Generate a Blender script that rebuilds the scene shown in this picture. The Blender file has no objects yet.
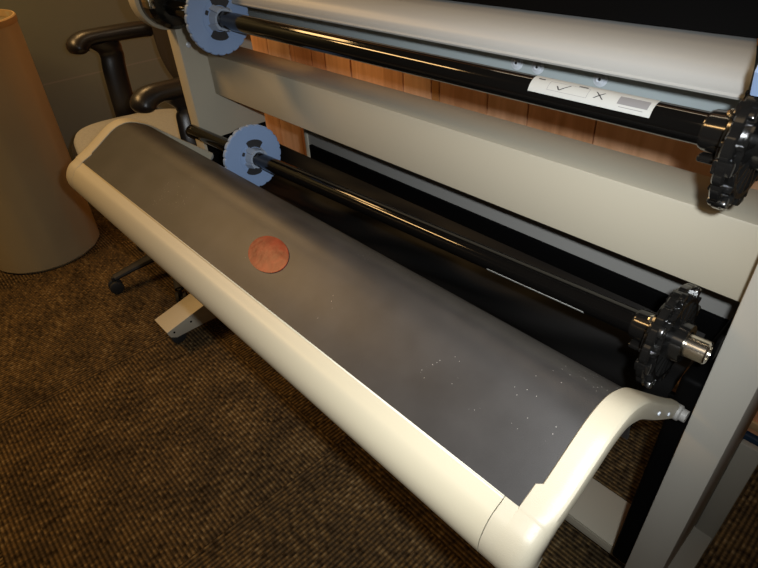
import bpy, bmesh, math, random
from mathutils import Vector, Matrix
random.seed(7)
C = bpy.context.scene.collection
FL = 1.34                       # camera height; all z below are given relative to the camera and lifted by FL
PI = math.pi

# ------------------------------------------------------------------ materials
def mat(name, col, rough=.5, metal=0, spec=.5, bump=0, bscale=300, var=0, vscale=20, coat=0):
    m = bpy.data.materials.new(name); m.use_nodes = True
    nt = m.node_tree; b = nt.nodes['Principled BSDF']
    b.inputs['Base Color'].default_value = (*col, 1)
    b.inputs['Roughness'].default_value = rough
    b.inputs['Metallic'].default_value = metal
    b.inputs['Specular IOR Level'].default_value = spec
    b.inputs['Coat Weight'].default_value = coat
    tc = nt.nodes.new('ShaderNodeTexCoord')
    if var:
        n = nt.nodes.new('ShaderNodeTexNoise'); n.inputs['Scale'].default_value = vscale; n.inputs['Detail'].default_value = 5
        nt.links.new(tc.outputs['Object'], n.inputs['Vector'])
        r = nt.nodes.new('ShaderNodeValToRGB')
        r.color_ramp.elements[0].position = .3; r.color_ramp.elements[1].position = .7
        r.color_ramp.elements[0].color = (*[c*(1-var) for c in col], 1)
        r.color_ramp.elements[1].color = (*[min(1, c*(1+var)) for c in col], 1)
        nt.links.new(n.outputs['Fac'], r.inputs['Fac']); nt.links.new(r.outputs['Color'], b.inputs['Base Color'])
    if bump:
        n = nt.nodes.new('ShaderNodeTexNoise'); n.inputs['Scale'].default_value = bscale; n.inputs['Detail'].default_value = 3
        nt.links.new(tc.outputs['Object'], n.inputs['Vector'])
        bp = nt.nodes.new('ShaderNodeBump'); bp.inputs['Strength'].default_value = bump; bp.inputs['Distance'].default_value = .001
        nt.links.new(n.outputs['Fac'], bp.inputs['Height']); nt.links.new(bp.outputs['Normal'], b.inputs['Normal'])
    return m

def add_specks(m, col=(.40, .38, .35), scale=170, thr=.085):
    """tiny scuffs and dust with a shape of their own"""
    nt = m.node_tree; b = nt.nodes['Principled BSDF']
    tc = nt.nodes.new('ShaderNodeTexCoord')
    v = nt.nodes.new('ShaderNodeTexVoronoi'); v.inputs['Scale'].default_value = scale
    nt.links.new(tc.outputs['Object'], v.inputs['Vector'])
    lt = nt.nodes.new('ShaderNodeMath'); lt.operation = 'LESS_THAN'; lt.inputs[1].default_value = thr
    nt.links.new(v.outputs['Distance'], lt.inputs[0])
    n = nt.nodes.new('ShaderNodeTexNoise'); n.inputs['Scale'].default_value = 9; nt.links.new(tc.outputs['Object'], n.inputs['Vector'])
    gt = nt.nodes.new('ShaderNodeMath'); gt.operation = 'GREATER_THAN'; gt.inputs[1].default_value = .60
    nt.links.new(n.outputs['Fac'], gt.inputs[0])
    mu = nt.nodes.new('ShaderNodeMath'); mu.operation = 'MULTIPLY'
    nt.links.new(lt.outputs[0], mu.inputs[0]); nt.links.new(gt.outputs[0], mu.inputs[1])
    mx = nt.nodes.new('ShaderNodeMix'); mx.data_type = 'RGBA'
    nt.links.new(mu.outputs[0], mx.inputs['Factor'])
    if b.inputs['Base Color'].links:
        nt.links.new(b.inputs['Base Color'].links[0].from_socket, mx.inputs['A'])
    else:
        mx.inputs['A'].default_value = b.inputs['Base Color'].default_value
    mx.inputs['B'].default_value = (*col, 1)
    nt.links.new(mx.outputs['Result'], b.inputs['Base Color'])

M = {}
M['cream'] = mat('cream_plastic', (.435, .40, .305), .42, bump=.25, bscale=900)
M['cream_smooth'] = mat('cream_smooth_plastic', (.45, .415, .31), .42, bump=.05, bscale=500)
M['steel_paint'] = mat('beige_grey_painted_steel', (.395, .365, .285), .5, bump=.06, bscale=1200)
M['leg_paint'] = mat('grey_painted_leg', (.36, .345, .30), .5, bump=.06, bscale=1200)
M['cover'] = mat('light_grey_cover', (.34, .34, .325), .45, bump=.08, bscale=1000)
M['strip'] = mat('blue_grey_metal_strip', (.32, .37, .38), .45)
M['black_gloss'] = mat('black_gloss_shaft', (.003, .0028, .0026), .08, spec=.4)
M['black_plastic'] = mat('black_moulded_plastic', (.006, .0058, .0055), .14, spec=.5)
M['black_matte'] = mat('black_matte_panel', (.0015, .0015, .0016), .6, spec=.04)
M['black_film'] = mat('black_film', (.004, .004, .004), .5, spec=.12)
M['tray'] = mat('charcoal_tray', (.028, .0268, .0262), .42, spec=.42, bump=.12, bscale=700, var=.22, vscale=14)
add_specks(M['tray'])
M['blue'] = mat('powder_blue_plastic', (.21, .30, .48), .4, bump=.04)
M['blue_grey'] = mat('grey_blue_insert', (.27, .32, .40), .35)
M['silver'] = mat('brushed_silver', (.62, .57, .48), .22, metal=1)
M['screw'] = mat('bright_screw', (.55, .60, .66), .3, metal=.1)
M['label'] = mat('white_paper_label', (.37, .38, .365), .5)
M['ink'] = mat('black_ink', (.02, .02, .022), .6)
M['grey_ink'] = mat('grey_ink', (.17, .17, .175), .6)
M['pale_ink'] = mat('pale_grey_ink', (.20, .205, .205), .6)
M['sticker'] = mat('red_copper_sticker', (.15, .020, .009), .28, metal=0, spec=.13, bump=.3, bscale=90, var=.4, vscale=45)
M['rear_grey'] = mat('rear_grey_metal', (.25, .245, .23), .5)
M['rear_edge'] = mat('rear_pale_edge', (.40, .38, .31), .5)
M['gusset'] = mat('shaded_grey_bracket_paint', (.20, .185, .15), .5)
M['rubber'] = mat('black_rubber', (.012, .012, .012), .7)
M['chair_black'] = mat('black_chair_plastic', (.012, .010, .009), .33, spec=.5, bump=.15, bscale=400)
M['chair_fabric'] = mat('beige_seat_fabric', (.26, .265, .26), .9, bump=.7, bscale=900, var=.08, vscale=120)
M['chair_back'] = mat('dark_backrest_fabric', (.016, .010, .007), .8, bump=.5, bscale=700)
M['bin'] = mat('tan_plastic_bin', (.42, .35, .21), .42, bump=.1, bscale=60, var=.05, vscale=3)
M['bin_in'] = mat('tan_bin_rim', (.42, .30, .15), .45)
M['blue_base'] = mat('dark_blue_vinyl', (.012, .03, .06), .5)
M['pale_wood'] = mat('pale_pine', (.48, .31, .15), .5, var=.15, vscale=12)

def wood(name, c1, c2, seed):
    m = mat(name, c1, .38, spec=.4); nt = m.node_tree; b = nt.nodes['Principled BSDF']
    tc = nt.nodes.new('ShaderNodeTexCoord'); mp = nt.nodes.new('ShaderNodeMapping')
    mp.inputs['Scale'].default_value = (14, 14, 1.6); mp.inputs['Location'].default_value = (seed, seed*2, seed)
    mp.inputs['Rotation'].default_value = (0, math.radians(6), 0)
    nt.links.new(tc.outputs['Object'], mp.inputs['Vector'])
    n = nt.nodes.new('ShaderNodeTexNoise'); n.inputs['Scale'].default_value = 2.2; n.inputs['Detail'].default_value = 8
    n.inputs['Distortion'].default_value = .6
    nt.links.new(mp.outputs['Vector'], n.inputs['Vector'])
    r = nt.nodes.new('ShaderNodeValToRGB'); e = r.color_ramp.elements
    e[0].position = .32; e[0].color = (*c2, 1); e[1].position = .68; e[1].color = (*c1, 1)
    nt.links.new(n.outputs['Fac'], r.inputs['Fac']); nt.links.new(r.outputs['Color'], b.inputs['Base Color'])
    return m
WOODS = [wood('cherry_wood_a', (.80, .44, .24), (.58, .29, .14), 1), wood('cherry_wood_b', (.72, .35, .18), (.50, .22, .10), 5),
         wood('cherry_wood_c', (.86, .52, .31), (.68, .37, .20), 9)]
M['gap'] = mat('dark_gap', (.01, .006, .004), .9)
M['seam_wood'] = mat('orange_strip_wood', (.52, .25, .09), .4)

def carpet():
    m = bpy.data.materials.new('ribbed_brown_carpet_tiles'); m.use_nodes = True
    nt = m.node_tree; N = nt.nodes; L = nt.links; b = N['Principled BSDF']
    b.inputs['Roughness'].default_value = .95; b.inputs['Specular IOR Level'].default_value = .15
    tc = N.new('ShaderNodeTexCoord'); sp = N.new('ShaderNodeSeparateXYZ'); L.new(tc.outputs['Object'], sp.inputs[0])
    def mth(op, a, c=None, d=None):
        n = N.new('ShaderNodeMath'); n.operation = op
        for i, v in enumerate((a, c, d)):
            if v is None: continue
            if isinstance(v, (int, float)): n.inputs[i].default_value = v
            else: L.new(v, n.inputs[i])
        return n.outputs[0]
    T = .825
    u = mth('DIVIDE', mth('ADD', sp.outputs['X'], 1.70 + T*10), T)
    v = mth('DIVIDE', mth('ADD', sp.outputs['Y'], .275 + T*10), T)
    par = mth('MODULO', mth('ADD', mth('FLOOR', u), mth('FLOOR', v)), 2)      # 0: ribs along x
    fu = mth('FRACT', u); fv = mth('FRACT', v)
    # rib coordinate
    mix = N.new('ShaderNodeMix'); mix.data_type = 'FLOAT'
    L.new(par, mix.inputs['Factor']); L.new(sp.outputs['Y'], mix.inputs['A']); L.new(sp.outputs['X'], mix.inputs['B'])
    rc = mix.outputs['Result']
    mix2 = N.new('ShaderNodeMix'); mix2.data_type = 'FLOAT'
    L.new(par, mix2.inputs['Factor']); L.new(sp.outputs['X'], mix2.inputs['A']); L.new(sp.outputs['Y'], mix2.inputs['B'])
    along = mix2.outputs['Result']
    rib = mth('SINE', mth('MULTIPLY', rc, 2*PI/.0118))
    rib01 = mth('MULTIPLY_ADD', rib, .5, .5)
    # loops along each rib: random per rib and per loop
    cx = N.new('ShaderNodeCombineXYZ')
    L.new(mth('DIVIDE', mth('FLOOR', mth('DIVIDE', rc, .0118)), 1.0), cx.inputs[0]); L.new(mth('MULTIPLY', along, 55), cx.inputs[1]); L.new(par, cx.inputs[2])
    nz = N.new('ShaderNodeTexNoise'); nz.inputs['Scale'].default_value = 1.0; nz.inputs['Detail'].default_value = 2; L.new(cx.outputs[0], nz.inputs['Vector'])
    big = N.new('ShaderNodeTexNoise'); big.inputs['Scale'].default_value = 9; big.inputs['Detail'].default_value = 4; L.new(tc.outputs['Object'], big.inputs['Vector'])
    fine = N.new('ShaderNodeTexNoise'); fine.inputs['Scale'].default_value = 260; fine.inputs['Detail'].default_value = 2; L.new(tc.outputs['Object'], fine.inputs['Vector'])
    fac = mth('ADD', mth('MULTIPLY', nz.outputs['Fac'], .68), mth('MULTIPLY', big.outputs['Fac'], .32))
    r = N.new('ShaderNodeValToRGB'); e = r.color_ramp.elements
    e[0].position = .38; e[0].color = (.040, .024, .009, 1)
    e[1].position = .62; e[1].color = (.22, .155, .075, 1)
    k = e.new(.47); k.color = (.085, .058, .029, 1)
    k = e.new(.55); k.color = (.145, .090, .034, 1)
    L.new(fac, r.inputs['Fac'])
    # valleys between the ribs are coloured darker, seams darker
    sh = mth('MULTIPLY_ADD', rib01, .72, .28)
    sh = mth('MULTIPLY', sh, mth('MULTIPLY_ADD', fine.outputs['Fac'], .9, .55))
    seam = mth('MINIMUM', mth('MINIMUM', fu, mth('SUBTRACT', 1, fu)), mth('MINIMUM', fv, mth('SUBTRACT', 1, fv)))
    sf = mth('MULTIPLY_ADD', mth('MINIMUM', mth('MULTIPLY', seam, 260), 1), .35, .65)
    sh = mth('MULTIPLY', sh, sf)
    vm = N.new('ShaderNodeVectorMath'); vm.operation = 'SCALE'; L.new(r.outputs['Color'], vm.inputs[0]); L.new(sh, vm.inputs['Scale'])
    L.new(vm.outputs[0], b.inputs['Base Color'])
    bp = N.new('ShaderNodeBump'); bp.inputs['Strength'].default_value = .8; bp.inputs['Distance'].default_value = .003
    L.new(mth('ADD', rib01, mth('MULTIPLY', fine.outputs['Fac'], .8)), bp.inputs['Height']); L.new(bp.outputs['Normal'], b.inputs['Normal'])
    return m
M['carpet'] = carpet()

def wall_mat():
    m = mat('blue_grey_wall_panels', (.155, .165, .15), .6, bump=.25, bscale=500); nt = m.node_tree; N = nt.nodes; L = nt.links
    b = N['Principled BSDF']
    tc = N.new('ShaderNodeTexCoord'); sp = N.new('ShaderNodeSeparateXYZ'); L.new(tc.outputs['Object'], sp.inputs[0])
    a = N.new('ShaderNodeMath'); a.operation = 'SUBTRACT'; L.new(sp.outputs['Z'], a.inputs[0]); a.inputs[1].default_value = FL-.708
    c = N.new('ShaderNodeMath'); c.operation = 'ABSOLUTE'; L.new(a.outputs[0], c.inputs[0])
    d = N.new('ShaderNodeMath'); d.operation = 'LESS_THAN'; L.new(c.outputs[0], d.inputs[0]); d.inputs[1].default_value = .0035
    mx = N.new('ShaderNodeMix'); mx.data_type = 'RGBA'; L.new(d.outputs[0], mx.inputs['Factor'])
    n = N.new('ShaderNodeTexNoise'); n.inputs['Scale'].default_value = 2; L.new(tc.outputs['Object'], n.inputs['Vector'])
    r = N.new('ShaderNodeValToRGB'); r.color_ramp.elements[0].color = (.135, .158, .137, 1); r.color_ramp.elements[1].color = (.168, .192, .165, 1)
    L.new(n.outputs['Fac'], r.inputs['Fac']); L.new(r.outputs['Color'], mx.inputs['A'])
    mx.inputs['B'].default_value = (.205, .21, .195, 1)
    L.new(mx.outputs['Result'], b.inputs['Base Color'])
    return m
M['wall'] = wall_mat()

# ------------------------------------------------------------------ mesh helpers
def finish(name, bm, m, parent=None, ang=32, loc=None):
    bmesh.ops.remove_doubles(bm, verts=bm.verts, dist=1e-6)
    bmesh.ops.recalc_face_normals(bm, faces=bm.faces)
    for f in bm.faces: f.smooth = True
    for e in bm.edges:
        if len(e.link_faces) == 2 and e.calc_face_angle(0) > math.radians(ang): e.smooth = False
    me = bpy.data.meshes.new(name); bm.to_mesh(me); bm.free()
    for x in (m if isinstance(m, (list, tuple)) else [m]): me.materials.append(x)
    o = bpy.data.objects.new(name, me); C.objects.link(o)
    if parent: 
        o.parent = parent
        p = parent; off = Vector()
        while p: off += p.location; p = p.parent
        me.transform(Matrix.Translation(-off))
    elif loc is not None:
        me.transform(Matrix.Translation(-Vector(loc))); o.location = loc
    return o
def W(x, y, z): return Vector((x, y, z + FL))
def box(bm, x0, x1, y0, y1, z0, z1, bev=0, seg=2, mi=0):
    vs = [bm.verts.new(W(x, y, z)) for x in (x0, x1) for y in (y0, y1) for z in (z0, z1)]
    F = [(0, 1, 3, 2), (4, 6, 7, 5), (0, 4, 5, 1), (2, 3, 7, 6), (0, 2, 6, 4), (1, 5, 7, 3)]
    fs = [bm.faces.new([vs[i] for i in f]) for f in F]
    for f in fs: f.material_index = mi
    if bev:
        es = list({e for f in fs for e in f.edges})
        r = bmesh.ops.bevel(bm, geom=es, offset=bev, segments=seg, profile=.5, affect='EDGES')
        for f in r['faces']: f.material_index = mi
def extr(bm, prof, x0, x1, bev=0, seg=2, mi=0):
    """closed (y,z) outline pushed along x"""
    a = [bm.verts.new(W(x0, y, z)) for y, z in prof]; b = [bm.verts.new(W(x1, y, z)) for y, z in prof]
    n = len(prof); fs = [bm.faces.new(a[::-1]), bm.faces.new(b)]
    for i in range(n): fs.append(bm.faces.new([a[i], a[(i+1) % n], b[(i+1) % n], b[i]]))
    for f in fs: f.material_index = mi
    if bev:
        es = list(fs[0].edges) + list(fs[1].edges)
        bmesh.ops.bevel(bm, geom=es, offset=bev, segments=seg, profile=.5, affect='EDGES')
def extr_xy(bm, prof, z0, z1, bev=0, seg=2):
    a = [bm.verts.new(W(x, y, z0)) for x, y in prof]; b = [bm.verts.new(W(x, y, z1)) for x, y in prof]
    n = len(prof); fs = [bm.faces.new(a[::-1]), bm.faces.new(b)]
    for i in range(n): fs.append(bm.faces.new([a[i], a[(i+1) % n], b[(i+1) % n], b[i]]))
    if bev:
        es = list({e for f in fs for e in f.edges})
        bmesh.ops.bevel(bm, geom=es, offset=bev, segments=seg, profile=.5, affect='EDGES')
def frame_for(d):
    d = d.normalized(); a = Vector((0, 0, 1)) if abs(d.z) < .9 else Vector((0, 1, 0))
    u = d.cross(a).normalized(); v = d.cross(u).normalized(); return u, v
def lathe(bm, p0, d, prof, seg=48, mi=0, rf=None):
    """prof: (distance along d, radius); rf(angle, i) scales a radius; a zero radius closes the end"""
    d = d.normalized(); u, v = frame_for(d); rings = []
    for i, (t, r) in enumerate(prof):
        c = p0 + d*t
        if r < 1e-6: rings.append([bm.verts.new(c)])
        else:
            ring = []
            for k in range(seg):
                a = 2*PI*k/seg; s = rf(a, i) if rf else 1
                ring.append(bm.verts.new(c + (u*math.cos(a) + v*math.sin(a))*r*s))
            rings.append(ring)
    for A, B in zip(rings, rings[1:]):
        for k in range(seg):
            k2 = (k+1) % seg
            if len(A) == 1 and len(B) == 1: continue
            if len(A) == 1: f = bm.faces.new([A[0], B[k], B[k2]])
            elif len(B) == 1: f = bm.faces.new([A[k], B[0], A[k2]])
            else: f = bm.faces.new([A[k], B[k], B[k2], A[k2]])
            f.material_index = mi
    for R in (rings[0], rings[-1]):
        pass
def sweep(bm, pts, radii, seg=14, flat=1.0, mi=0, side=None):
    """tube along points; flat scales the second axis"""
    n = len(pts); rings = []
    for i, p in enumerate(pts):
        d = (pts[min(i+1, n-1)] - pts[max(i-1, 0)]).normalized()
        if side is not None:
            u = side.normalized(); v = d.cross(u).normalized()
        else: u, v = frame_for(d)
        r = radii[i] if isinstance(radii, (list, tuple)) else radii
        rings.append([bm.verts.new(p + u*math.cos(2*PI*k/seg)*r + v*math.sin(2*PI*k/seg)*r*flat) for k in range(seg)])
    for A, B in zip(rings, rings[1:]):
        for k in range(seg): bm.faces.new([A[k], A[(k+1) % seg], B[(k+1) % seg], B[k]]).material_index = mi
    bm.faces.new(rings[0][::-1]).material_index = mi; bm.faces.new(rings[-1]).material_index = mi
def catmull(P, n=6):
    out = []
    for i in range(len(P)-1):
        a, b, c, d = P[max(i-1, 0)], P[i], P[i+1], P[min(i+2, len(P)-1)]
        for k in range(n):
            t = k/n
            out.append(tuple(.5*((2*b[j]) + (-a[j]+c[j])*t + (2*a[j]-5*b[j]+4*c[j]-d[j])*t*t + (-a[j]+3*b[j]-3*c[j]+d[j])*t**3) for j in range(len(b))))
    out.append(tuple(P[-1])); return out
def offset(P, d):
    """shift a (y,z) polyline along its downward normal by d"""
    out = []
    for i, p in enumerate(P):
        a = P[max(i-1, 0)]; b = P[min(i+1, len(P)-1)]
        t = Vector((b[0]-a[0], b[1]-a[1])).normalized()
        out.append((p[0] + t.y*d, p[1] - t.x*d))
    return out
def thing(name, label, cat, loc, group=None):
    o = bpy.data.objects.new(name, None); C.objects.link(o); o.location = loc; o.empty_display_size = .1
    o['label'] = label; o['category'] = cat
    if group: o['group'] = group
    return o
def struct(name, bm, m, label=None, ang=32):
    o = finish(name, bm, m, ang=ang); o['kind'] = 'structure'
    if label: o['label'] = label
    return o

# ------------------------------------------------------------------ the room
bm = bmesh.new(); box(bm, -3.10, 1.6, -1.6, 1.50, -FL-.05, -FL); 
o = struct('floor', bm, M['carpet'], 'brown ribbed carpet tiles laid quarter turned')
bm = bmesh.new(); box(bm, -3.15, -3.05, -1.6, 1.50, -FL, 1.2); struct('wall_left', bm, M['wall'], 'dull blue grey panelled wall behind the bin and chair')
# wood boards of the back wall
YW = 1.385
edges = [-3.05, -2.80, -2.63, -2.437, -2.28, -2.105, -1.95, -1.86, -1.703, -1.415, -1.280, -1.243, -1.043, -.894, -.679, -.36, -.15, .10, .35, .62, .9, 1.15, 1.4, 1.6]
bm = bmesh.new()
box(bm, -3.05, 1.6, YW+.012, YW+.08, -FL, 1.2, mi=3)
for i, (a, b_) in enumerate(zip(edges, edges[1:])):
    g = .007 if abs(a+1.703) < .01 else .0022
    mi = 4 if abs(a+1.280) < .002 else [0, 1, 2, 0, 2, 1, 1, 0, 0, 2, 0, 0, 2, 0, 2, 2, 1, 0, 2, 1, 0, 2, 0][i]
    box(bm, a+g, b_-.0015, YW, YW+.013, -FL+.04, 1.2, .0015, 1, mi)
struct('wall_back', bm, WOODS+[M['gap'], M['seam_wood']], 'reddish wood board wall behind the printer')
bm = bmesh.new(); box(bm, -3.05, 1.6, YW-.012, YW+.012, -FL, -FL+.035, .003)
struct('baseboard_back', bm, M['blue_base'], 'dark blue strip at the foot of the wood boards')
bm = bmesh.new(); box(bm, -3.05, 1.6, YW-.010, YW, -FL+.062, -FL+.088, .002)
struct('trim_1', bm, M['pale_wood'], 'pale wood strip low on the wood boards')

# ------------------------------------------------------------------ printer
XL, XR = -1.600, -.103
printer = thing('large_format_printer', 'large beige and grey format printer on a floor stand with a curved front tray', 'printer', W(-.85, .80, -FL))
def leg(sgn, X):
    bm = bmesh.new()
    o = X + sgn*.058
    pr = [(X, .687), (o, .687), (o, .92), (X, .92)]
    if sgn < 0: pr = pr[::-1]
    extr_xy(bm, pr, -1.285, -.13, .003)
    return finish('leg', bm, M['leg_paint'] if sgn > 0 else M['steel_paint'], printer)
legL = leg(-1, XL); legR = leg(1, XR)
for sgn, X in ((-1, XL), (1, XR)):
    bm = bmesh.new(); o = X + sgn*.0585
    box(bm, min(o, o+sgn*.039), max(o, o+sgn*.039), .903, .917, -1.2, -.882, .002)
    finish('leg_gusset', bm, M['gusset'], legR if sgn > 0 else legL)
for (y, z) in ((.715, -.355), (.88, -.30)):
    bm = bmesh.new(); lathe(bm, W(XL-.001, y, z), Vector((1, 0, 0)), [(0, .0075), (.003, .0075), (.0045, .005), (.0045, .0)], 20)
    finish('screw', bm, M['screw'], legL)
bm = bmesh.new(); lathe(bm, W(XR+.010, .688, -.392), Vector((0, -1, 0)), [(0, .006), (.003, .006), (.0042, .004), (.0042, 0)], 20)
finish('screw', bm, M['screw'], legR)
# feet
for sgn, X in ((-1, XL), (1, XR)):
    x0, x1 = (X-.103, X) if sgn < 0 else (X, X+.096)
    bm = bmesh.new()
    pr = [(.384, -1.239), (.54, -1.2035), (.70, -1.175), (.922, -1.175), (.922, -1.279), (.412, -1.279), (.392, -1.267), (.386, -1.252)]
    extr(bm, pr, x0, x1, .002)
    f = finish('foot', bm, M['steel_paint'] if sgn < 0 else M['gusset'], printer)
    for y in (.408, .475):
        bm = bmesh.new(); lathe(bm, W(x1 if sgn < 0 else x0, y, -1.252 if y < .45 else -1.243), Vector((-sgn, 0, 0)), [(-.002, .004), (.0012, .004), (.0012, 0)], 14)
        finish('bolt', bm, M['black_plastic'], f)
    for y in (.43, .89):
        bm = bmesh.new(); xc = (x0+x1)/2
        lathe(bm, W(xc-.014, y, -1.313), Vector((1, 0, 0)), [(0, 0), (0, .022), (.003, .027), (.025, .027), (.028, .022), (.028, 0)], 24)
        box(bm, xc-.02, xc+.02, y-.012, y+.012, -1.30, -1.278, .002)
        finish('caster', bm, M['rubber'], f)
# beams
bm = bmesh.new(); box(bm, XL, XR, .7636, .868, -.5055, -.386, .0025)
finish('cross_beam', bm, M['steel_paint'], printer)
bm = bmesh.new()
extr(bm, [(.776, -1.245), (.776, -1.262), (.781, -1.262), (.781, -1.247)], XL, XR+.0, .0)
box(bm, XL, XR-.012, .778, .904, -1.246, -1.240, .001)
box(bm, XL, XR-.012, .779, .903, -1.275, -1.246, .001)
finish('lower_beam', bm, M['steel_paint'], printer)
# rear grey strip with screws under the cover
bm = bmesh.new(); box(bm, XL, XR, .86, .868, -.332, -.20, .001)
strip = finish('rear_strip', bm, M['strip'], printer)
for x in (-.588, -.545, -.428):
    bm = bmesh.new()
    lathe(bm, W(x, .861, -.276), Vector((0, -1, 0)), [(0, .0125), (.002, .0125), (.0026, .0115), (.0026, .0085), (.005, .0078), (.0065, .004), (.0055, .0022), (.0055, 0)], 28)
    finish('screw', bm, M['screw'], strip)
    bm = bmesh.new(); lathe(bm, W(x+.001, .8554, -.2755), Vector((0, -1, 0)), [(0, .0024), (.0009, .0024), (.0009, 0)], 12)
    finish('screw_socket', bm, M['ink'], strip)
# curved cover
top = catmull([(.700, -.2135), (.7005, -.206), (.704, -.197), (.714, -.1885), (.735, -.1815), (.765, -.1775), (.80, -.1750)], 5)
bm = bmesh.new()
lo = [(.699, -.2125), (.698, -.2155), (.700, -.2185), (.7045, -.2185), (.7065, -.215)]
prof = top + [(.80, -.185), (.75, -.188), (.72, -.198), (.7075, -.21)] + lo[::-1]
extr(bm, prof, XL+.0, -.178, 0)
for v in bm.verts:
    if v.co.x > -.5: v.co.x -= max(0, v.co.y-.70)*.35
cover = finish('front_cover', bm, M['cover'], printer)
# black body above the cover
bm = bmesh.new()
extr(bm, [(.775, -.171), (.80, -.171), (1.05, -.171), (1.05, .02), (.86, .02), (.80, -.03), (.785, -.10)], XL-.05, XR+.12, .004)
finish('printer_body', bm, M['black_matte'], printer)
bm = bmesh.new(); box(bm, -.176, -.115, .755, .86, -.262, -.10, .006)
finish('shadow_block', bm, M['chair_back'], printer)  # dark brown block stands in for the hub's shadow at the cover end
# lower rear panel: grey frame, black inset
bm = bmesh.new(); box(bm, -1.398, XR-.004, .935, .95, -.80, -.45, .002)
rp = finish('rear_panel', bm, M['rear_grey'], printer)
bm = bmesh.new(); box(bm, -1.372, XR-.004, .925, .936, -.725, -.660, .002)
finish('rear_shutter', bm, M['black_matte'], rp)
bm = bmesh.new(); box(bm, -1.400, -1.384, .931, .936, -.80, -.47, .001)
finish('panel_edge', bm, M['rear_edge'], rp)
# black catch cloth behind the tray
bm = bmesh.new()
cl = catmull([(.611, -.703), (.65, -.725), (.70, -.740), (.745, -.760), (.79, -.782), (.84, -.782), (.88, -.755), (.905, -.722), (.922, -.70)], 4)
NX = 60; grid = []
for i in range(NX+1):
    x = XL+.008 + (-.168-XL-.008)*i/NX; row = []
    for j, (y, z) in enumerate(cl):
        w = math.sin(PI*j/(len(cl)-1))
        row.append(bm.verts.new(W(x, y, z + w*(.006*math.sin(x*9+j*.5) + .004*math.sin(x*23-j*.9)))))
    grid.append(row)
for a, b_ in zip(grid, grid[1:]):
    for j in range(len(cl)-1): bm.faces.new([a[j], a[j+1], b_[j+1], b_[j]])
r = bmesh.ops.extrude_face_region(bm, geom=list(bm.faces))
for v in r['geom']:
    if isinstance(v, bmesh.types.BMVert): v.co.z -= .003
finish('catch_cloth', bm, M['black_film'], printer)
# plain black box added inside the right leg
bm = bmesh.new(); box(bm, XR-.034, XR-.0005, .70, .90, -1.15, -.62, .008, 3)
finish('black_box', bm, M['black_matte'], printer)
# black bracket with a cream shell at the upper left
ub = Vector((1, 0, 0))
bm = bmesh.new()
lathe(bm, W(-1.64, .675, -.226), ub, [(0, 0), (0, .075), (.006, .08), (.05, .08), (.055, .074), (.055, 0)], 48)
br = finish('spindle_bracket', bm, M['cream'], printer)
bm = bmesh.new()
lathe(bm, W(-1.586, .672, -.230), ub, [(0, .068), (.05, .068), (.062, .058), (.066, .04), (.066, 0)], 40)
finish('bracket_core', bm, M['black_plastic'], br)
bm = bmesh.new(); box(bm, -1.552, -1.505, .596, .612, -.236, -.205, .003); finish('silver_plate', bm, M['silver'], br)  # small silver plate set on the bracket core
bm = bmesh.new(); box(bm, XL+.0005, XL+.006, .695, .915, -.86, -.635, .001); finish('black_leg_plate', bm, M['black_matte'], printer)  # thin black plate added over the left leg's lower inner face
# lower bracket left, small black
bm = bmesh.new(); box(bm, XL-.002, XL+.012, .676, .70, -.63, -.60, .003); finish('spindle_rest', bm, M['black_plastic'], printer)
bm = bmesh.new(); box(bm, XR-.004, XR+.0, .67, .687, -.545, -.51, .001); finish('spindle_rest', bm, M['black_matte'], printer)

# ------------------------------------------------------------------ tray (part of the printer)
P0 = [(.316, -.553), (.340, -.543), (.363, -.531), (.395, -.511), (.42, -.497), (.443, -.4905), (.465, -.491), (.49, -.501), (.52, -.520), (.56, -.555), (.6, -.590), (.69, -.664)]
PP = catmull(P0, 5)
XA, XB = -1.521, -.154          # tray between the arms
PT = catmull(P0[:8] + [(.515, -.5170), (.540, -.545), (.565, -.590), (.592, -.645), (.612, -.700)], 5)
def panel_profile(bm, x0, x1, xn0, xn1):
    PP = PT
    bot = offset(PP, .006)
    def xs(y): return (xn0, xn1) if y < .340 else (x0, x1)
    # split at the notch so the outline steps
    k = min(i for i, p in enumerate(PP) if p[0] >= .3405)
    for seg, (a, b_) in ((range(0, k+1), (xn0, xn1)), (range(k, len(PP)), (x0, x1))):
        pts = [PP[i] for i in seg] + [bot[i] for i in reversed(seg)]
        extr(bm, pts, a, b_)
bm = bmesh.new(); panel_profile(bm, XA, XB, XA+.006, XB-.006)
tray = finish('output_tray', bm, M['tray'], printer, ang=40)
# cream front lip between the end caps
LIP = catmull([(.3165, -.5532), (.307, -.5580), (.294, -.564), (.283, -.5765), (.2755, -.592), (.2735, -.609), (.278, -.625), (.290, -.638), (.308, -.645), (.330, -.643)], 4)
def lip(bm, x0, x1, grow=0, bev=0):
    up = [(y, z) for y, z in LIP]; 
    if grow: up = offset(up, grow) 
    inner = [(.335, -.640), (.330, -.60), (.3185, -.5560)]
    extr(bm, up+inner, x0, x1, bev, 3)
SL, SR = -1.512, -.1785
bm = bmesh.new(); lip(bm, SL, SR, 0, .0012)
finish('front_lip', bm, M['cream_smooth'], tray, ang=40)
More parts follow.
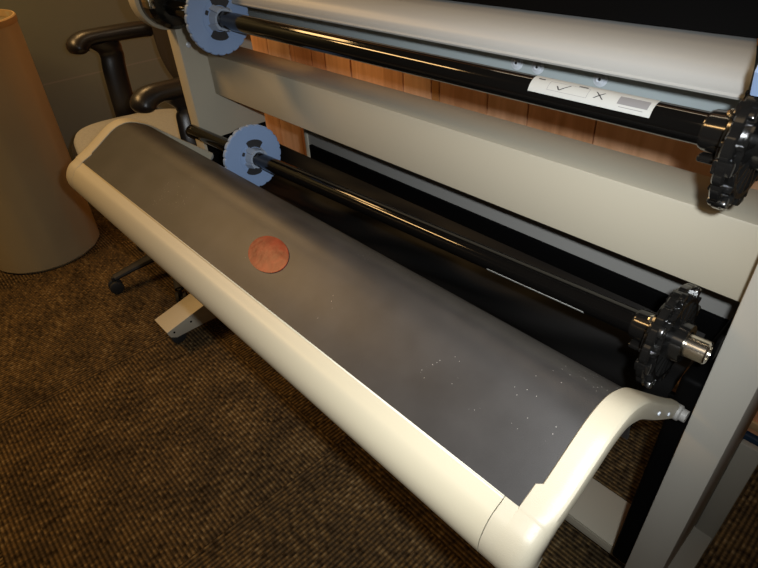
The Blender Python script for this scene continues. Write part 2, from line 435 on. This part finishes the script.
# arms with end caps
def arm(xi, xo, sgn):
    bm = bmesh.new()
    lipr = [p for p in LIP[::-1] if not (p[1] < -.62 and p[0] > .286)]
    raw = lipr[:-1] + PP
    nl = len(lipr)-1; n = len(raw)
    up = []
    offs = offset(raw, -.0012)
    for i in range(n):
        t = max(0, min(1, (i-nl+8)/8))
        up.append(tuple(raw[i][j] + (offs[i][j]-raw[i][j])*t for j in (0, 1)))
    lo_ = offset(up, .028)
    for i in range(nl+2):            # the lip end closes towards its middle
        lo_[i] = (up[i][0] + (.318-up[i][0])*.97, up[i][1] + (-.600-up[i][1])*.97)
    R = []
    for i in range(n):
        y = up[i][0]
        t = max(0, min(1, (y-(.57 if sgn > 0 else .47))/.10)) if i > nl else 0
        a = xi + (xo-xi)*(.45 if sgn > 0 else .72)*t*t*(3-2*t)
        if i <= nl + 6: a -= sgn*.0065
        c = .011 if i < nl-2 else .006 + .005*max(0, 1-(i-nl+2)/8)
        uy, uz = up[i]; ly, lz = lo_[i]
        dy, dz = (ly-uy), (lz-uz)
        def q(x, s_): return bm.verts.new(W(x, uy+dy*s_, uz+dz*s_))
        th = c/.028
        ring = [q(a, .10), q(a+sgn*.002, 0), q((a*.5+xo*.5), -.02), q(xo-sgn*c, 0), q(xo-sgn*c*.6, .08*th*2), q(xo-sgn*c*.25, .35*th), q(xo, th), q(xo-sgn*.001, .88), q(xo-sgn*.005, 1), q(a+sgn*.004, 1), q(a, .88)]
        R.append(ring)
    m_ = len(R[0])
    for A, B in zip(R, R[1:]):
        for k in range(m_): bm.faces.new([A[k], A[(k+1) % m_], B[(k+1) % m_], B[k]])
    bm.faces.new(R[0]); bm.faces.new(R[-1][::-1])
    # the end cap of the lip, as far as the arm
    x0 = SR+.0012 if sgn > 0 else SL-.0012
    x1 = xi
    lip(bm, min(x0, x1), max(x0, x1), 0, 0)
    a_ = finish('side_arm', bm, M['cream'], tray, ang=38)
    return a_
aL = arm(XA+.0004, -1.572, -1); aR = arm(XB-.0004, -.1195, 1)
# bolts and hinge of the arms
for x, y, z in ((-.1188, .572, -.583), (-.1188, .628, -.632)):
    bm = bmesh.new(); lathe(bm, W(x-.001, y, z), Vector((1, 0, 0)), [(0, .003), (.0018, .003), (.0022, .002), (.0022, 0)], 14)
    finish('screw', bm, M['screw'], aR)
for x0, d, par in ((-.128, 1, aR), (-1.572, -1, aL)):
    bm = bmesh.new(); lathe(bm, W(x0, .684, -.675), Vector((d, 0, 0)), [(0, 0), (0, .013), (.012, .013), (.014, .010), (.022, .010), (.022, 0)], 24)
    finish('hinge_pin', bm, M['rear_grey'], par)
# red sticker
bm = bmesh.new(); rings = []
def surf(s):
    # arc length position on the profile -> y,z ; s measured from index of y=.384
    L = 0; k0 = min(range(len(PP)), key=lambda i: abs(PP[i][0]-.384)); i = k0
    if s >= 0:
        while i < len(PP)-2:
            d = math.dist(PP[i], PP[i+1])
            if L+d >= s: t = (s-L)/d; return tuple(PP[i][j]+(PP[i+1][j]-PP[i][j])*t for j in (0, 1))
            L += d; i += 1
    else:
        while i > 0:
            d = math.dist(PP[i], PP[i-1])
            if L+d >= -s: t = (-s-L)/d; return tuple(PP[i][j]+(PP[i-1][j]-PP[i][j])*t for j in (0, 1))
            L += d; i -= 1
NR = 8
for q in range(NR+1):
    ring = []
    for k in range(48):
        a = 2*PI*k/48; f = q/NR
        y, z = surf(.0325*f*math.sin(a))
        h = .0016 + .0005*math.cos(f*PI/2)
        ring.append(bm.verts.new(W(-.737+.0525*f*math.cos(a), y-h*.5, z+h*.85)) if q else None)
    rings.append(ring)
y, z = surf(0); cv = bm.verts.new(W(-.737, y-.00105, z+.00179))
for k in range(48): bm.faces.new([cv, rings[1][k], rings[1][(k+1) % 48]])
for A, B in zip(rings[1:], rings[2:]):
    for k in range(48): bm.faces.new([A[k], B[k], B[(k+1) % 48], A[(k+1) % 48]])
low = [bm.verts.new(v.co - Vector((0, -.0009, .0016))) for v in rings[-1]]
for k in range(48): bm.faces.new([rings[-1][k], low[k], low[(k+1) % 48], rings[-1][(k+1) % 48]])
st = finish('oval_sticker', bm, M['sticker'], tray, ang=60); st['label'] = 'shiny reddish oval sticker'

# ------------------------------------------------------------------ spindles
def flange_disc(bm, c, d, r, th, notch, depth, hole=.030, seg=144):
    def rf(a, i):
        return 1 - depth*max(0, math.cos(a*notch))**3
    lathe(bm, c, d, [(0, hole), (0, r*.97), (.002, r), (th-.002, r), (th, r*.975), (th, hole), (0, hole)], seg, rf=lambda a, i: rf(a, i) if i in (1, 2, 3, 4) else 1)
def spindle(name, label, A, B, xf, xg, lab, group, upper):
    d = (B-A).normalized(); u, v = frame_for(d)
    def at(x): t = (x-A.x)/d.x; return A + d*t
    root = thing(name, label, 'spindle', at(-.85), group)
    bm = bmesh.new(); L = (B-A).length
    x_end = -.150
    Ls = (at(x_end)-A).length
    lathe(bm, A, d, [(0, 0), (0, .0165), (.003, .0185), (Ls, .0185), (Ls, 0)], 48)
    finish('shaft', bm, M['black_gloss'], root)
    bm = bmesh.new(); lathe(bm, at(x_end-.004), d, [(0, 0), (0, .0165), (L-Ls-.002, .0165), (L-Ls, .0150), (L-Ls, .011), (L-Ls-.006, .010), (L-Ls-.006, 0)], 40)
    finish('shaft_end', bm, M['silver'], root)
    # blue flange
    bm = bmesh.new(); c = at(xf)
    flange_disc(bm, c - d*.008, d, .080 if upper else .0845, .013, 24, .035, hole=.026)
    # raised ring on the face
    lathe(bm, c+d*.0048, d, [(0, .041), (.0012, .041), (.0012, .0385), (0, .0385), (0, .041)], 60)
    fl = finish('blue_flange', bm, M['blue'], root, ang=30)
    bm = bmesh.new()
    lathe(bm, c - d*.012, d, [(0, .0187), (0, .030), (.014, .030), (.014, .027), (.020, .0262), (.040, .0235), (.040, .0187)], 48)
    for k in range(4):
        a = k*PI/2 + .5
        w = u*math.cos(a) + v*math.sin(a); s = d.cross(w)
        q = c + d*.012 + w*.024
        vs = [bm.verts.new(q + d*dx + w*dw + s*ds) for dx in (-.008, .02) for dw in (-.004, .008 if dx < 0 else .002) for ds in (-.007, .007)]
        for f in [(0, 1, 3, 2), (4, 6, 7, 5), (0, 4, 5, 1), (2, 3, 7, 6), (0, 2, 6, 4), (1, 5, 7, 3)]: bm.faces.new([vs[i] for i in f])
    finish('flange_hub', bm, M['blue_grey'], fl)
    for a0, da, r0, r1 in ((.8, 1.1, .0280, .047), (2.6, .4, .0295, .040), (3.9, 1.15, .0280, .047), (5.6, .3, .0295, .037)):      # dark openings around the hub
        bm = bmesh.new(); pts = []
        for i in range(9): pts.append((a0 + da*i/8, r1 - .002*(i % 8 == 0)))
        for i in range(9): pts.append((a0 + da*(8-i)/8, r0))
        vs = [bm.verts.new(c + d*.0053 + (u*math.cos(a)+v*math.sin(a))*r) for a, r in pts]
        ws = [bm.verts.new(x.co + d*.0008) for x in vs]; n = len(vs)
        bm.faces.new(vs[::-1]); bm.faces.new(ws)
        for i in range(n): bm.faces.new([vs[i], vs[(i+1) % n], ws[(i+1) % n], ws[i]])
        finish('flange_slot', bm, M['ink'], fl)
    # black toothed hub at the right
    c = at(xg); bm = bmesh.new()
    flange_disc(bm, c - d*.006, d, .078, .012, 16, .035, hole=.0187)
    lathe(bm, c + d*.006, d, [(0, .062), (.006, .062), (.006, .056), (0, .056), (0, .062)], 60)
    lathe(bm, c + d*.006, d, [(0, .030), (.020, .028), (.020, .0187), (0, .0187)], 48)
    lathe(bm, c - d*.016, d, [(0, .048), (.010, .052), (.010, .046), (0, .042), (0, .048)], 60)
    for k in range(16):
        a = 2*PI*k/16 + .2
        w = u*math.cos(a) + v*math.sin(a); s = d.cross(w)
        for (r0, r1, x0, x1, hw) in ((.026, .070, -.010, .012, .0018),):
            vs = [bm.verts.new(c + d*dx + w*dw + s*ds) for dx in (x0, x1) for dw in (r0, r1 if dx > 0 or True else r1) for ds in (-hw, hw)]
            for f in [(0, 1, 3, 2), (4, 6, 7, 5), (0, 4, 5, 1), (2, 3, 7, 6), (0, 2, 6, 4), (1, 5, 7, 3)]: bm.faces.new([vs[i] for i in f])
    for k in range(8):     # gripping pads on the rim
        a = 2*PI*k/8 + .1
        w = u*math.cos(a) + v*math.sin(a); s = d.cross(w); q = c + w*.072
        vs = [bm.verts.new(q + d*dx + w*dw + s*ds) for dx in (-.009, .011) for dw in (-.006, .005) for ds in (-.008, .008)]
        fs = [bm.faces.new([vs[i] for i in f]) for f in [(0, 1, 3, 2), (4, 6, 7, 5), (0, 4, 5, 1), (2, 3, 7, 6), (0, 2, 6, 4), (1, 5, 7, 3)]]
        bmesh.ops.bevel(bm, geom=list({e for f in fs for e in f.edges}), offset=.0025, segments=2, profile=.5, affect='EDGES')
    gear = finish('black_hub', bm, M['black_plastic'], root, ang=25)
    bm = bmesh.new()
    lathe(bm, c - d*.046, d, [(0, .0187), (0, .0205), (.004, .0225), (.030, .0245), (.034, .027), (.041, .027), (.041, .0187)], 48)
    q = c - d*.035 + Vector((0, -.027, -.004))
    finish('hub_collar', bm, M['black_plastic'], gear)
    bm = bmesh.new()
    cc = c - d*.018 + Vector((0, -.018, -.024))
    box(bm, cc.x-.022, cc.x+.016, cc.y-.008, cc.y+.008, cc.z-FL-.004, cc.z-FL+.004, .003, 3)
    finish('locking_clip', bm, M['black_plastic'], gear)
    bm = bmesh.new()
    cc = c - d*.022 + Vector((0, -.012, .0245))
    lathe(bm, cc, Vector((.2, -.5, .85)), [(0, .006), (.003, .006), (.0045, .004), (.0045, 0)], 20)
    finish('screw', bm, M['silver'], gear)
    # label wrapped on the shaft
    x0, x1, a0, a1 = lab
    def cyl(x, ang, r):   # ang measured from the direction facing the viewer (-y), positive upwards
        p = at(x); return p + Vector((0, -math.cos(ang), math.sin(ang)))*r
    def patch(bm, xa, xb, ta, tb, r, n=8, rb=.0185):
        g = [[bm.verts.new(cyl(x, ta+(tb-ta)*j/n, r)) for j in range(n+1)] for x in (xa, xb)]
        h = [[bm.verts.new(cyl(x, ta+(tb-ta)*j/n, rb)) for j in range(n+1)] for x in (xa, xb)]
        for j in range(n):
            bm.faces.new([g[0][j], g[1][j], g[1][j+1], g[0][j+1]]); bm.faces.new([h[0][j], h[0][j+1], h[1][j+1], h[1][j]])
            bm.faces.new([g[0][j], g[0][j+1], h[0][j+1], h[0][j]]); bm.faces.new([g[1][j], h[1][j], h[1][j+1], g[1][j+1]])
        bm.faces.new([g[0][0], h[0][0], h[1][0], g[1][0]]); bm.faces.new([g[0][n], g[1][n], h[1][n], h[0][n]])
    bm = bmesh.new(); patch(bm, x0, x1, a0, a1, .0189, 12, .0183)
    lb = finish('paper_label', bm, M['label'], root, ang=50)
    W_ = x1-x0; H = a1-a0
    def mark(name, rects, m):
        bm = bmesh.new()
        for (ua, ub_, va, vb) in rects: patch(bm, x0+ua*W_, x0+ub_*W_, a0+va*H, a0+vb*H, .01905, 4, .0187)
        finish(name, bm, m, lb, ang=50)
    def stroke(bm, p, q, w=.012):
        n = 8
        for i in range(n):
            t0, t1 = i/n, (i+1)/n
            a = (p[0]+(q[0]-p[0])*t0, p[1]+(q[1]-p[1])*t0); b = (p[0]+(q[0]-p[0])*t1, p[1]+(q[1]-p[1])*t1)
            vs = []
            for (uu, vv) in (a, b):
                for s in (-1, 1): vs.append(cyl(x0+(uu+s*w/2)*W_, a0+vv*H, .0191))
            f = [bm.verts.new(x) for x in (vs[0], vs[1], vs[3], vs[2])]
            bm.faces.new(f)
    if upper:
        mark('print_frame', [(.16, .50, .22, .235), (.16, .50, .66, .675), (.16, .163, .22, .675), (.497, .50, .22, .675)], M['pale_ink'])
        mark('small_print', [(.045, .105, .66, .73)], M['ink']); mark('small_print', [(.40, .475, .70, .76)], M['ink'])
        mark('printed_block', [(.74, .965, .28, .66)], M['grey_ink'])
        mark('fine_print', [(.76, .94, .16, .19)], M['pale_ink'])
        bm = bmesh.new(); stroke(bm, (.235, .48), (.262, .30), .013); stroke(bm, (.262, .30), (.34, .62), .013)
        finish('tick_mark', bm, M['ink'], lb)
        bm = bmesh.new(); stroke(bm, (.555, .30), (.625, .62), .013); stroke(bm, (.625, .30), (.555, .62), .013)
        finish('cross_mark', bm, M['ink'], lb)
    return root, at, gear, d
rU, atU, gU, dU = spindle('roll_spindle', 'upper black roll spindle with white printed label and blue flange', W(-1.595, .66, -.2435), W(-.104, .66, -.2425), -1.281, -.149, (-.418, -.252, math.radians(13), math.radians(100)), 'black roll spindles on the printer', True)
rL, atL, gL, dL = spindle('roll_spindle', 'lower black roll spindle just above the curved dark tray', W(-1.597, .66, -.590), W(-.104, .66, -.5283), -1.246, -.162, (-.462, -.280, math.radians(-105), math.radians(-27)), 'black roll spindles on the printer', False)
# blue tab beside the upper hub
bm = bmesh.new(); c = atU(-.146)
extr(bm, [(c.y-.03, c.z-FL+.06), (c.y-.062, c.z-FL+.062), (c.y-.072, c.z-FL+.085), (c.y-.055, c.z-FL+.125), (c.y-.02, c.z-FL+.14), (c.y+.01, c.z-FL+.11), (c.y+.01, c.z-FL+.06)], -.150, -.135, .002)
finish('blue_lever', bm, M['blue'], gU)

# ------------------------------------------------------------------ tan waste bin
bc = (-2.745, .290)
bin_ = thing('waste_bin', 'tall round tan plastic bin standing by the blue grey wall', 'bin', W(bc[0], bc[1], -FL))
bm = bmesh.new()
def rbin(a, i): return 1 + .004*math.cos(a*16)
lathe(bm, W(bc[0], bc[1], -FL), Vector((0, 0, 1)), [(0, 0), (0, .222), (.012, .232), (.96, .250), (.985, .250), (.985, .244), (.93, .244), (.03, .222), (.03, 0)], 96, rf=rbin)
finish('bin_body', bm, M['bin'], bin_)
bm = bmesh.new()
lathe(bm, W(bc[0], bc[1], -FL+.965), Vector((0, 0, 1)), [(0, .2505), (.004, .2525), (.022, .2525), (.026, .249), (.026, .244), (.0, .243), (0, .2505)], 96)
finish('bin_rim', bm, M['bin_in'], bin_)

# ------------------------------------------------------------------ office chair
K = .9
WW = W
def W(x, y, z): return WW(x*K, y*K, z*K)
# ------------------------------------------------------------------ office chair
cc = (-2.335, .735)
chair = thing('office_chair', 'black office chair with a beige seat between the bin and the printer', 'chair', WW(cc[0]*K, cc[1]*K, -FL))
bm = bmesh.new()
def seat_shape(a):   # rounded square plan
    c, s = math.cos(a), math.sin(a); e = 3.3
    return 1/((abs(c)**e + abs(s)**e)**(1/e))
def plate(bm, cx, cy, rx, ry, prof, seg=72, yaw=0):
    rings = []
    for (k, z) in prof:
        ring = []
        for i in range(seg):
            a = 2*PI*i/seg; s = seat_shape(a)
            x, y = rx*k*s*math.cos(a), ry*k*s*math.sin(a)
            ring.append(bm.verts.new(W(cx + x*math.cos(yaw)-y*math.sin(yaw), cy + x*math.sin(yaw)+y*math.cos(yaw), z)))
        rings.append(ring)
    for A, B in zip(rings, rings[1:]):
        for i in range(seg): bm.faces.new([A[i], A[(i+1) % seg], B[(i+1) % seg], B[i]])
    bm.faces.new(rings[0][::-1]); bm.faces.new(rings[-1])
SY = math.radians(-12)
plate(bm, cc[0]+.01, cc[1], .262, .25, [(.86, -.858), (.97, -.85), (1.0, -.835), (1.0, -.812), (.96, -.797), (.86, -.790), (.5, -.787), (.2, -.788)], yaw=SY)
finish('seat', bm, M['chair_fabric'], chair, ang=50)
bm = bmesh.new(); plate(bm, cc[0]+.01, cc[1], .280, .268, [(.75, -.885), (.95, -.875), (1.0, -.862), (1.0, -.840), (.98, -.832)], yaw=SY)
finish('seat_shell', bm, M['chair_black'], chair, ang=50)
# backrest
bm = bmesh.new()
g = []
for i in range(13):
    u_ = -1 + 2*i/12; row = []
    for j in range(13):
        v_ = -1 + 2*j/12
        k = 1/((abs(u_)**3+abs(v_)**3+1e-9)**(1/3)) if max(abs(u_), abs(v_)) > 0 else 1
        m_ = max(abs(u_), abs(v_)); s = (m_*k if m_ > 0 else 1)
        row.append((u_*s*.235, v_*s*.30, u_, v_))
    g.append(row)
F_, B_ = [], []
for row in g:
    f, b_ = [], []
    for (x, z, u_, v_) in row:
        e = (1-max(abs(u_), abs(v_))**6)
        y = 1.035 + .18*x*x*-1 - .02*(z)*0 + .10*(z+.29)*.4
        f.append(bm.verts.new(W(cc[0]-.06+x, y-.035*e**.5, -.425+z))); b_.append(bm.verts.new(W(cc[0]-.06+x, y+.012+.018*e**.5, -.425+z)))
    F_.append(f); B_.append(b_)
for i in range(12):
    for j in range(12):
        bm.faces.new([F_[i][j], F_[i+1][j], F_[i+1][j+1], F_[i][j+1]]); bm.faces.new([B_[i][j], B_[i][j+1], B_[i+1][j+1], B_[i+1][j]])
bd = [(i, 0) for i in range(12)] + [(12, j) for j in range(12)] + [(i, 12) for i in range(12, 0, -1)] + [(0, j) for j in range(12, 0, -1)]
for k in range(len(bd)):
    a, b_ = bd[k], bd[(k+1) % len(bd)]
    bm.faces.new([F_[a[0]][a[1]], B_[a[0]][a[1]], B_[b_[0]][b_[1]], F_[b_[0]][b_[1]]])
finish('backrest', bm, M['chair_back'], chair, ang=60)
bm = bmesh.new()
pts = [W(cc[0], .86, -.88), W(cc[0], 1.0, -.885), W(cc[0], 1.07, -.84), W(cc[0], 1.085, -.65), W(cc[0], 1.088, -.45)]
sweep(bm, [Vector(p) for p in catmull([tuple(p) for p in pts], 5)], .026, 12, .35, side=Vector((1, 0, 0)))
finish('backrest_bar', bm, M['chair_black'], chair)
def armrest(x, ytip, z, ypost, xb, yb, zb, yaw):
    bm = bmesh.new()
    L = .30; dx = math.sin(yaw)
    path = [(x, ytip-.004, z-.05), (x, ytip+.004, z-.02), (x+dx*.04, ytip+.045, z), (x+dx*.15, ytip+.15, z+.003), (x+dx*.24, ytip+.24, z+.002), (x+dx*L, ytip+L, z-.002), (x+dx*L, ytip+L+.02, z-.012)]
    pts = [W(*p) for p in catmull(path, 5)]; n = len(pts)
    rad = [.038 + .012*max(0, 1-abs(i-4)/7) if i < 12 else .037 for i in range(n)]
    rad[0] = .022; rad[1] = .036; rad[2] = .042; rad[-1] = .012; rad[-2] = .022
    sweep(bm, pts, rad, 16, .80, side=Vector((1, 0, 0)))
    bmesh.ops.remove_doubles(bm, verts=bm.verts, dist=.0005)
    a_ = finish('armrest', bm, M['chair_black'], chair, ang=50)
    bm = bmesh.new()
    path = [(x+dx*.12, ypost-.055, z-.016), (x+dx*.13, ypost-.02, z-.035), (x*.8+xb*.2, ypost, z-.075), (x*.5+xb*.5, ypost*.5+yb*.5, (z+zb)/2), (xb, yb, zb), (xb, yb, zb-.10), (xb*.75+cc[0]*.25, yb, zb-.125), (cc[0]*.6+xb*.4, yb, zb-.13)]
    pts = [W(*p) for p in catmull(path, 5)]; n = len(pts)
    rad = [.075 - .030*min(1, i/9) for i in range(n)]
    sweep(bm, pts, [r*1.0 for r in rad], 14, .42, side=Vector((.12, 1, 0)))
    finish('arm_post', bm, M['chair_black'], a_, ang=50)
armrest(-2.655, .705, -.480, .83, -2.640, .81, -.76, .10)
armrest(-1.985, .672, -.570, .83, -1.935, .80, -.76, .10)
W = WW
cc = (cc[0]*K, cc[1]*K)
# column, star base, casters
bm = bmesh.new(); lathe(bm, W(cc[0], cc[1], -1.28), Vector((0, 0, 1)), [(0, 0), (0, .04), (.05, .036), (.06, .028), (.2, .028), (.2, .018), (.49, .018), (.49, 0)], 28)
finish('column', bm, M['chair_black'], chair)
for k in range(5):
    a = math.atan2(.40-cc[1], -2.165-cc[0]) + .12 + k*2*PI/5
    dx, dy = math.cos(a), math.sin(a)
    bm = bmesh.new()
    pts = [W(cc[0]+dx*r, cc[1]+dy*r, z) for r, z in ((.02, -1.235), (.09, -1.240), (.18, -1.255), (.27, -1.272))]
    sweep(bm, pts, [.030, .028, .022, .018], 12, .7)
    lg = finish('base_leg', bm, M['rubber'], chair)
    bm = bmesh.new(); c = W(cc[0]+dx*.275, cc[1]+dy*.275, -1.312); s = Vector((-dy, dx, 0))
    for o_ in (-.022, .006):
        lathe(bm, c + s*o_, s, [(0, 0), (0, .022), (.003, .0275), (.013, .0275), (.016, .022), (.016, 0)], 24)
    lathe(bm, c - s*.008, s, [(0, 0), (0, .014), (.016, .014), (.016, 0)], 16)
    lathe(bm, c + Vector((0, 0, .005)), Vector((0, 0, 1)), [(0, .008), (.04, .008), (.04, 0)], 12)
    finish('caster', bm, M['rubber'], lg)

# ------------------------------------------------------------------ camera
F = 547.62
R_ = Vector(((0.678386, 0.732967, -0.050526))); D_ = Vector(((0.409857, -0.434619, -0.801950))); N_ = Vector(((-0.609762, 0.523323, -0.595251)))
cam = bpy.data.objects.new('camera', bpy.data.cameras.new('camera')); C.objects.link(cam)
mw = Matrix.Identity(4)
for i in range(3):
    mw[i][0] = R_[i]; mw[i][1] = -D_[i]; mw[i][2] = -N_[i]
mw.translation = W(0, 0, 0)
cam.matrix_world = mw
cam.data.sensor_width = 36; cam.data.lens = F/758*36; cam.data.clip_start = .02
cam.data.sensor_fit = 'HORIZONTAL'
bpy.context.scene.camera = cam

# ------------------------------------------------------------------ lights
def light(name, kind, loc, energy, col, size=.1, rot=None, target=None, **k):
    d = bpy.data.lights.new(name, kind); d.energy = energy; d.color = col
    if kind == 'AREA': d.shape = 'RECTANGLE'; d.size = size if not isinstance(size, tuple) else size[0]; d.size_y = size if not isinstance(size, tuple) else size[1]
    else: d.shadow_soft_size = size
    for a, b in k.items(): setattr(d, a, b)
    o = bpy.data.objects.new(name, d); C.objects.link(o); o.location = loc
    if target is not None: o.rotation_euler = (Vector(target)-Vector(loc)).to_track_quat('-Z', 'Y').to_euler()
    return o
fp = W(0, 0, 0) + R_*.055 - D_*.03
light('camera_flash', 'SPOT', fp, 51, (.93, .97, 1.0), .012, target=fp + N_ + R_*.03, spot_size=math.radians(90), spot_blend=1.0)
light('ceiling_lamp', 'AREA', W(-2.5, -.6, 1.1), 27, (1.0, .60, .24), (.9, .25), target=W(-2.2, .1, -1))
light('ceiling_lamp_wall', 'AREA', W(-2.65, .5, 1.15), 14, (1.0, .60, .24), (.6, .35), target=W(-2.0, .4, -1))
light('wall_fill_back', 'AREA', W(-.8, 1.1, 1.0), 3.5, (1.0, .80, .55), (1.2, .1), target=W(-.8, 1.385, -.3))  # unseen fill light added behind the body to brighten the wood boards
light('ceiling_lamp_far', 'AREA', W(-.2, -1.0, 1.1), 3, (1.0, .72, .42), (1.2, .5), target=W(-.3, .3, -1))
w = bpy.data.worlds.new('world'); bpy.context.scene.world = w; w.use_nodes = True
w.node_tree.nodes['Background'].inputs['Color'].default_value = (1.0, .72, .45, 1)
w.node_tree.nodes['Background'].inputs['Strength'].default_value = .035
vs = bpy.context.scene.view_settings
vs.view_transform = 'Standard'; vs.look = 'None'; vs.exposure = 0; vs.gamma = 1; vs.use_curve_mapping = False
